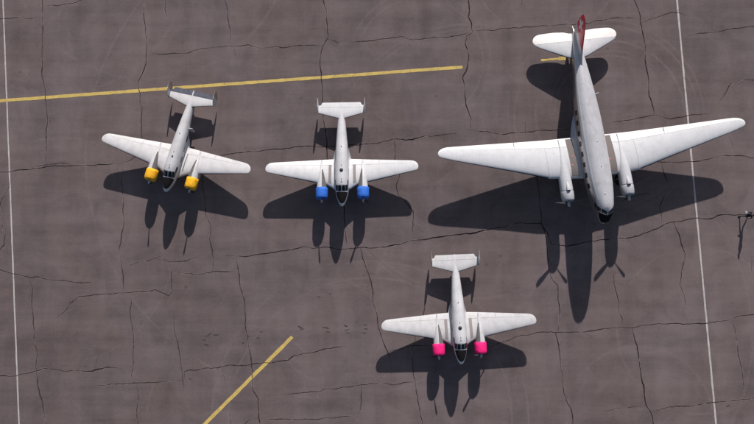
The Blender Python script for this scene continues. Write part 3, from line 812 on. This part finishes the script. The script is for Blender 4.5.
# ------------------------------------------------------------------ the large airliner
def airliner(hx, hy, hd):
    P = R(9.5)
    root = empty('airliner', (hx, hy, 0), (0, -P, hd - math.pi / 2))
    tag(root, 'large white and silver twin-engined airliner with red fin and white cross', 'aircraft')
    B = Body([(-11.6, .04, 3.08, 2.95), (-11.2, .15, 3.26, 2.84), (-10, .34, 3.46, 2.62), (-8, .61, 3.60, 2.24), (-6, .85, 3.66, 1.86), (-4, 1.05, 3.69, 1.5), (-2, 1.17, 3.70, 1.24), (0, 1.21, 3.70, 1.08), (2.6, 1.20, 3.70, 1.04), (4, 1.14, 3.70, 1.02),
              (4.8, 1.06, 3.69, 1.03), (5.5, .96, 3.67, 1.04), (6.1, .86, 3.63, 1.08), (6.5, .78, 3.55, 1.12), (6.85, .69, 3.36, 1.2), (7.0, .65, 3.14, 1.25), (7.18, .57, 2.84, 1.33), (7.4, .46, 2.58, 1.48), (7.56, .31, 2.38, 1.66), (7.64, .18, 2.2, 1.84), (7.67, .04, 2.06, 1.98)], 2.35)
    f = B.mesh('fuselage', 'flank_d', root, 90, 56)

    def roof(u, v):   # painted crown; its front edge is a V over the windscreen
        t = abs(2 * v - 1); front = 6.90 - .80 * t
        return -11.0 + (front + 11.0) * u, R(57) * (2 * v - 1)
    B.patch('roof_skin', 'fus_d', f, roof, 80, 26, .004, .01)
    B.patch('anti_glare_panel', 'black', f, lambda u, v: (7.08 - .42 * abs(2 * v - 1)**1.5 * (1 - u) + .58 * u, R(70) * (2 * v - 1)), 10, 14, .006)
    for s in (-1, 1):
        B.patch('window_pane', 'glass', f, quad([(6.86, s * 2.5), (7.06, s * 3), (6.78, s * 46), (6.50, s * 38)]), 8, 8, .008)
        B.patch('window_pane', 'glass', f, quad([(6.46, s * 42), (6.74, s * 50), (6.50, s * 70), (6.14, s * 60)]), 8, 8, .008)
        B.patch('window_pane', 'glass', f, quad([(6.08, s * 63), (6.42, s * 72), (6.0, s * 80), (5.70, s * 68)]), 6, 6, .008)
        # pale rim ahead of the windscreen, beside the nose panel
        for k in range(8 if s < 0 else 7):
            x = 4.4 - k * 1.02
            B.patch('window_pane', 'glass', f, quad([(x, s * 68), (x - .48, s * 68), (x - .48, s * 84), (x, s * 84)]), 4, 4, .008)
        # slightly raised strips along the crown, a little paler than the roof
        B.patch('crown_strip', 'wing_d', f, lambda u, v: (-8.5 + 14.2 * u, s * R(42 + 6 * v)), 60, 4, .018)
    for x, th, r in ((5.2, -2, .05), (2.6, 1, .06), (0.2, 3, .05)):
        q = B.at(x, R(th)); m = MB()
        m.loft([[q + Vector((rr * 1.6 * math.cos(t), rr * .7 * math.sin(t), h)) for t in [2 * math.pi * k / 10 for k in range(10)]] for rr, h in ((r, -.02), (r * .95, .04), (r * .6, .07))])
        m.build('antenna', 'cross', f)
    # wing
    for s in (-1, 1):
        wr = [(0, 3.15, -1.0, 1.62, .14), (1.2, 3.12, -1.0, 1.62, .14), (4.2, 2.84, -1.0, 1.64, .14), (7, 2.03, -1.0, 1.90, .135), (13.0, .38, -1.02, 2.50, .11), (13.55, .21, -1.01, 2.56, .105), (13.95, .06, -.94, 2.6, .1),
              (14.22, -.05, -.82, 2.63, .09), (14.4, -.16, -.66, 2.65, .08), (14.48, -.32, -.48, 2.66, .06)]
        W = Wing(wr, s, inc=.03)
        wing = W.piece('wing', 'wing_d', root, .6, 14.48, 0, .775, .5)
        W.piece('flap', 'ctrl_d', wing, 1.22, 7.15, .781, 1.0, .7)
        W.piece('aileron', 'ctrl_d', wing, 7.17, 13.3, .781, 1.0, .7)
        W.piece('wing_tip', 'ctrl_d', wing, 13.31, 14.478, .776, 1.0, .15)
        # joint strip where the outer panel bolts on
        W.on_top('joint_strip', 'wing_d', wing, 4.2, 4.28, .02, .77, .022, 2, 20)
        W.on_top('trim_tab_bracket', 'hinge', wing, 7.12, 7.2, .86, .99, .02, 2, 3)
        W.on_top('walkway', 'walk_d', wing, 1.52, 2.16, .97, .06, .012, 4, 16)
        for ff, yy in ((.52, 1.86), (.30, 2.0)) if s < 0 else ((.36, 1.62), ):
            q = W.pt(yy, ff); m = MB()
            m.loft([[q + Vector((r * math.cos(t), r * math.sin(t), h)) for t in [2 * math.pi * k / 14 for k in range(14)]] for r, h in ((.085, -.01), (.085, .02), (.06, .03))])
            m.build('filler_cap', 'red_cap', wing)
        W.boot(wing, 4.4, 13.9, .012)
        fillet('wing_fillet', 'fus_d', wing, B, W, s, 2.9, -3.0, R(102), 1.58, 30, 8)
        yc = s * 2.82
        Nn = Body([(-.9, .04, 1.70, 1.55), (.0, .12, 1.86, 1.3), (.8, .26, 2.0, 1.1), (1.6, .41, 2.11, 1.0), (2.4, .52, 2.19, .98), (3.2, .58, 2.22, 1.0), (4.2, .585, 2.21, 1.01), (4.26, .55, 2.17, 1.05)], 2.15, yc)
        na = Nn.mesh('engine_nacelle', 'wing_d', root, 40, 40)
        cw = lathe([(4.22, .54), (4.26, .605), (4.3, .615), (4.7, .60), (5.0, .565), (5.13, .52), (5.17, .47), (5.12, .43), (4.9, .42)], (yc, 1.61), n=40)
        cw.build('cowling', 'fus_d', na)
        # cooling cylinders seen through the cowl mouth
        for k in range(9):
            t = 2 * math.pi * k / 9; m = MB()
            m.tube([(4.98, yc + .12 * math.sin(t), 1.61 + .12 * math.cos(t)), (4.98, yc + .39 * math.sin(t), 1.61 + .39 * math.cos(t))], .09, 8)
            m.build('engine_cylinder', 'engine', na)
        # carburettor scoop on the crown of the nacelle
        m = MB()
        m.loft([[Vector((x, yc + wd * math.sin(t), 2.20 + h * max(-.2, math.cos(t)))) for t in [2 * math.pi * k / 14 for k in range(14)]] for x, wd, h in ((3.4, .04, .02), (3.75, .15, .13), (4.12, .2, .2), (4.24, .2, .2))])
        sc = m.build('air_scoop', 'wing_d', na)
        m = MB(); m.loft([[Vector((x, yc + .16 * math.sin(t), 2.22 + .16 * max(-.1, math.cos(t)))) for t in [2 * math.pi * k / 12 for k in range(12)]] for x in (4.22, 4.262)])
        m.build('scoop_mouth', 'engine', sc)
        m = MB(); m.tube([(4.1, yc + s * .5, 1.35), (3.3, yc + s * .68, 1.3), (2.6, yc + s * .7, 1.28)], .11, 10); m.build('exhaust', 'dark_metal', na)
        # propeller: three blades, one straight down
        pr = lathe([(5.0, .16), (5.2, .17), (5.42, .17), (5.47, .13), (5.62, .12), (5.68, .05)], (yc, 1.61), n=20).build('propeller', 'metal', root)
        for k in (60, 180, 300): blade((5.33, yc, 1.61), 1.74, R(k), .30, 'dark_metal', pr, .12)
        cx = 3.2; cz = -cx * math.tan(P) + .57 / math.cos(P)
        g = MB()
        for dy in (-.26, .26): g.tube([(cx + .1, yc + dy, 1.2), (cx, yc + dy, cz)], .06, 8)
        g.tube([(cx, yc - .3, cz), (cx, yc + .3, cz)], .06, 8)
        gl = g.build('gear_leg', 'metal', root); wheel((cx, yc, cz), .565, .40, gl)
    # tailplane
    for s in (-1, 1):
        W = Wing([(0, -8.25, -11.0, 3.0, .1), (.5, -8.40, -11.05, 3.0, .1), (1.0, -8.56, -11.22, 3.0, .1), (2.0, -9.06, -11.30, 3.0, .1), (3.0, -9.57, -11.27, 3.0, .095), (3.4, -9.78, -11.24, 3.0, .09), (3.66, -9.94, -11.16, 3.0, .085), (3.84, -10.09, -11.04, 3.0, .08), (3.97, -10.26, -10.89, 3.0, .075), (4.04, -10.43, -10.73, 3.0, .06), (4.06, -10.52, -10.64, 3.0, .05)], s, camber=0)
        h = W.hinge(-10.20); h2 = W.hinge(-10.222)
        st = W.piece('tailplane', 'wing_d', root, .0 if s > 0 else .002, 3.90, 0, h, .3)
        W.boot(st, .6, 3.75, .012)
        W.piece('elevator', 'stab_d', st, .2, 4.055, h2, 1.0, .25)
        W.on_top('trim_tab', 'stab_d', st, .7, 1.3, .9, .985, .008, 2, 2)
    # fin with dorsal fillet, rudder, white cross on both sides
    rows = [(3.3, -6.6, -11.2, 0, .04), (3.62, -7.3, -11.3, 0, .05), (3.9, -7.9, -11.36, 0, .07), (4.5, -8.6, -11.42, 0, .085), (5.1, -9.1, -11.42, 0, .09), (5.6, -9.5, -11.38, 0, .085), (6.0, -9.88, -11.3, 0, .08), (6.25, -10.2, -11.2, 0, .07), (6.38, -10.5, -11.02, 0, .06), (6.43, -10.7, -10.88, 0, .05)]
    W = Wing(rows, 1, True, 0)
    hh = W.hinge(-10.45); hh2 = W.hinge(-10.475)
    lower = W.piece('fin', 'fus_d', root, 3.3, 4.4, 0, hh, .1, 12)
    lower['label'] = 'silver grey root of the red fin'
    W.piece('rudder', 'fus_d', lower, 3.1, 4.4, hh2, 1.0, .12, 8)
    fn = W.piece('fin', 'red_paint', root, 4.4, 6.43, 0, hh, .12, 10)
    W.piece('rudder', 'red_paint', fn, 4.4, 6.4, hh2, 1.0, .12, 8)
    for up in (True, False):
        def on(x, z):
            le, te = W.row(z)[:2]; return W.pt(z, (le - x) / (le - te), up)
        cx, czz, L, t = -10.60, 5.35, .60, .155
        V = []
        out = [(-t, L), (t, L), (t, t), (L, t), (L, -t), (t, -t), (t, -L), (-t, -L), (-t, -t), (-L, -t), (-L, t), (-t, t)]
        sg = 1 if up else -1
        for hgt in (.012, -.004): V += [on(cx + u, czz + k) + Vector((0, sg * (hgt + .006), 0)) for u, k in out]
        F = [(0, 1, 2, 11), (11, 2, 5, 8), (3, 4, 5, 2), (8, 9, 10, 11), (5, 6, 7, 8)]
        F += [tuple(i + 12 for i in q[::-1]) for q in F] + [(i, (i + 1) % 12, (i + 1) % 12 + 12, i + 12) for i in range(12)]
        obj('white_cross', V, F, 'cross', fn, False)
    # tail cone light, tail wheel
    lathe([(-11.55, .05), (-11.75, .045), (-11.82, .02)], (0, 2.975), n=10).build('tail_light', 'cross', f)
    cz = 9.4 * math.tan(P) + .28 / math.cos(P)
    m = MB(); m.tube([(-9.0, 0, 2.55), (-9.4, 0, cz)], .06, 8); g = m.build('tail_wheel_leg', 'metal', root); wheel((-9.4, 0, cz), .275, .18, g)
    # passenger door on the aircraft's left flank, ajar
    h0 = B.at(-4.6, R(85)); m = MB(); m.box(h0 + Vector((0, .10, -.2)), (.06, .30, 1.25), Matrix.Rotation(R(20), 3, 'Z')); m.build('cabin_door', 'fus_d', f, False)
    return root


airliner(19.967, 8.901, .103)


# ------------------------------------------------------------------ the person walking at the right edge
def person(loc, rz):
    # continuous figure: joints joined by tapered limbs, fused with a voxel remesh
    root = empty('person', (loc[0], loc[1], 0), (0, 0, rz))
    tag(root, 'person in dark clothes walking across the apron beside the airliner wing tip', 'person')
    parts = []   # chains of (point, radius); x = walking direction, y = left
    pel = (0, 0, .95)
    parts += [[((0, 0, .90), .150), ((0, 0, 1.02), .145), ((.02, 0, 1.18), .145), ((.03, 0, 1.34), .165), ((.03, 0, 1.44), .13), ((.035, 0, 1.50), .062), ((.05, 0, 1.56), .058)]]
    parts += [[((.03, -.06, 1.41), .11), ((.03, .06, 1.41), .11)], [((.01, -.07, 1.26), .12), ((.01, .07, 1.26), .12)], [((0, -.07, .93), .115), ((0, .07, .93), .115)]]
    # head
    parts += [[((.06, 0, 1.62), .085), ((.065, 0, 1.67), .097), ((.055, 0, 1.71), .092)], [((.12, 0, 1.60), .045), ((.10, 0, 1.58), .05)], [((.155, 0, 1.655), .016), ((.162, 0, 1.635), .018)],
              [((.055, .095, 1.66), .02), ((.05, .098, 1.63), .018)], [((.055, -.095, 1.66), .02), ((.05, -.098, 1.63), .018)]]
    # legs mid-stride
    for s, knee, ank, toe in ((1, (.24, .09, .50), (.36, .085, .10), (.53, .10, .045)), (-1, (-.06, -.09, .50), (-.36, -.085, .14), (-.22, -.10, .035))):
        parts += [[((0, s * .09, .92), .098), (((knee[0]) * .5, s * .09, .71), .085), (knee, .060), ((knee[0] * .5 + ank[0] * .5 - .02, s * .088, knee[2] * .5 + ank[2] * .5 + .02), .058), (ank, .042)],
                  [((ank[0] - .05, ank[1], max(.04, ank[2] - .06)), .042), (((ank[0] + toe[0]) / 2, (ank[1] + toe[1]) / 2, (ank[2] + toe[2]) / 2 - .005), .045), (toe, .036)]]
    hands = []
    for s, el, wr in ((1, (-.13, .27, 1.14), (-.05, .29, .90)), (-1, (.0, -.27, 1.12), (.16, -.24, .99))):
        parts += [[((.03, s * .175, 1.41), .068), (((.03 + el[0]) / 2, s * .235, 1.28), .052), (el, .044), (((el[0] + wr[0]) / 2, s * .285, (el[2] + wr[2]) / 2), .039), (wr, .027)]]
        d = (Vector(wr) - Vector(el)).normalized(); wv = Vector(wr); fw = Vector((1, 0, 0)); sd = d.cross(Vector((0, 1, 0))).normalized()
        parts += [[(wv, .026), (wv + d * .05, .034), (wv + d * .085, .034)], [(wv + d * .05 - sd * .025, .022), (wv + d * .085 - sd * .03, .018)], [(wv + d * .05 + sd * .025, .022), (wv + d * .085 + sd * .03, .018)]]
        for k, ln in enumerate((.062, .074, .070, .054)):
            o = sd * (-.036 + .024 * k); curl = Vector((0, -s, 0))
            parts += [[(wv + d * .085 + o, .0095), (wv + d * (.085 + ln * .55) + o + curl * .008, .009), (wv + d * (.085 + ln) + o + curl * .03, .0075)]]
        parts += [[(wv + d * .025 - sd * .03, .013), (wv + d * .06 - sd * .058, .011), (wv + d * .092 - sd * .066, .009)]]
        hands.append(wv + d * .12)
    m = MB()
    for ch in parts:
        # capsule-like chain
        for (p0, ra), (p1, rb) in zip(ch[:-1], ch[1:]):
            p0, p1 = Vector(p0), Vector(p1); ax = (p1 - p0); L = ax.length; ax.normalize(); u = ax.orthogonal().normalized(); v = ax.cross(u); rings = []
            prof = [(-math.cos(t) * ra, math.sin(t) * ra) for t in (.12, .5, 1.0, math.pi / 2)] + [(L + math.sin(t) * rb, math.cos(t) * rb) for t in (0, .55, 1.05, 1.45)]
            for h, r in prof: rings.append([p0 + ax * h + (u * math.cos(a) + v * math.sin(a)) * r for a in [2 * math.pi * k / 14 for k in range(14)]])
            m.loft(rings)
    tmp = m.build('body_source', 'rubber'); md = tmp.modifiers.new('fuse', 'REMESH'); md.mode = 'VOXEL'; md.voxel_size = .0075
    sm = tmp.modifiers.new('smooth', 'SMOOTH'); sm.iterations = 3; sm.factor = .4
    dg = bpy.context.evaluated_depsgraph_get(); me = bpy.data.meshes.new_from_object(tmp.evaluated_get(dg))
    bpy.data.objects.remove(tmp)
    for p in me.polygons: p.use_smooth = True
    me.materials.clear()
    for k in ('p_skin', 'p_top', 'p_trousers', 'p_shoe', 'p_hair'): me.materials.append(M[k])
    for p in me.polygons:
        x, y, z = p.center
        hand = any((Vector((x, y, z)) - h).length < .135 for h in hands)
        if z > 1.525: k = 4 if (z > 1.70 or x < .03 and z > 1.60) else 0
        elif hand: k = 0
        elif z < .10: k = 3
        elif z < .93 and abs(y) < .22: k = 2
        else: k = 1
        p.material_index = k
    me.name = 'body'
    o = bpy.data.objects.new('body', me); col.objects.link(o); o.parent = root
    # eyes and mouth
    for s in (-1, 1):
        e = MB(); e.tube([(.150, s * .034, 1.662), (.157, s * .034, 1.662)], .011, 10); e.build('eye', 'p_eye', o)
    e = MB(); e.tube([(.148, -.022, 1.598), (.156, 0, 1.596), (.148, .022, 1.598)], .006, 8); e.build('mouth', 'p_lip', o)
    return root, hands


M['p_skin'] = plain('skin', (.42, .25, .18), .5, 0, .08)
M['p_top'] = plain('dark_navy_jacket', (.018, .018, .032), .85, 0, .3)
M['p_trousers'] = plain('dark_trousers', (.025, .023, .028), .85, 0, .3)
M['p_shoe'] = plain('black_shoe', (.015, .014, .014), .5)
M['p_hair'] = plain('dark_hair', (.012, .010, .010), .5, 0, .3, 60, .3)
M['p_eye'] = plain('eye_dark', (.02, .02, .02), .3)
M['p_lip'] = plain('lip', (.30, .12, .10), .5)
M['paper'] = plain('white_paper', (.75, .74, .75), .8, 0, .04)
PG = ground(743.5, 215.6)
pe, hands = person(PG, math.pi * .97)
# a white sheet in the person's hand
hw = Matrix.Rotation(math.pi * .97, 3, 'Z') @ hands[0] + Vector((PG.x, PG.y, 0))
hw = Matrix.Rotation(math.pi * .97, 3, 'Z') @ hands[1] + Vector((PG.x, PG.y, 0))
V = []; F = []
for i in range(7):
    for j in range(5):
        u, v = i / 6 - .5, j / 4 - .5
        V.append((u * .21, v * .30, .03 * math.cos(u * 3) - .02 * v))
for i in range(6):
    for j in range(4):
        q = i * 5 + j; F.append((q, q + 1, q + 6, q + 5))
n0 = len(V); V += [(x, y, z - .004) for x, y, z in V]; F += [tuple(i + n0 for i in f[::-1]) for f in F]
pap = obj('paper_sheet', V, F, 'paper'); pap.location = hw + Vector((-.06, 0, .0)); pap.rotation_euler = (R(10), R(-14), R(20))
tag(pap, 'white sheet of paper held by the person in dark clothes', 'paper')
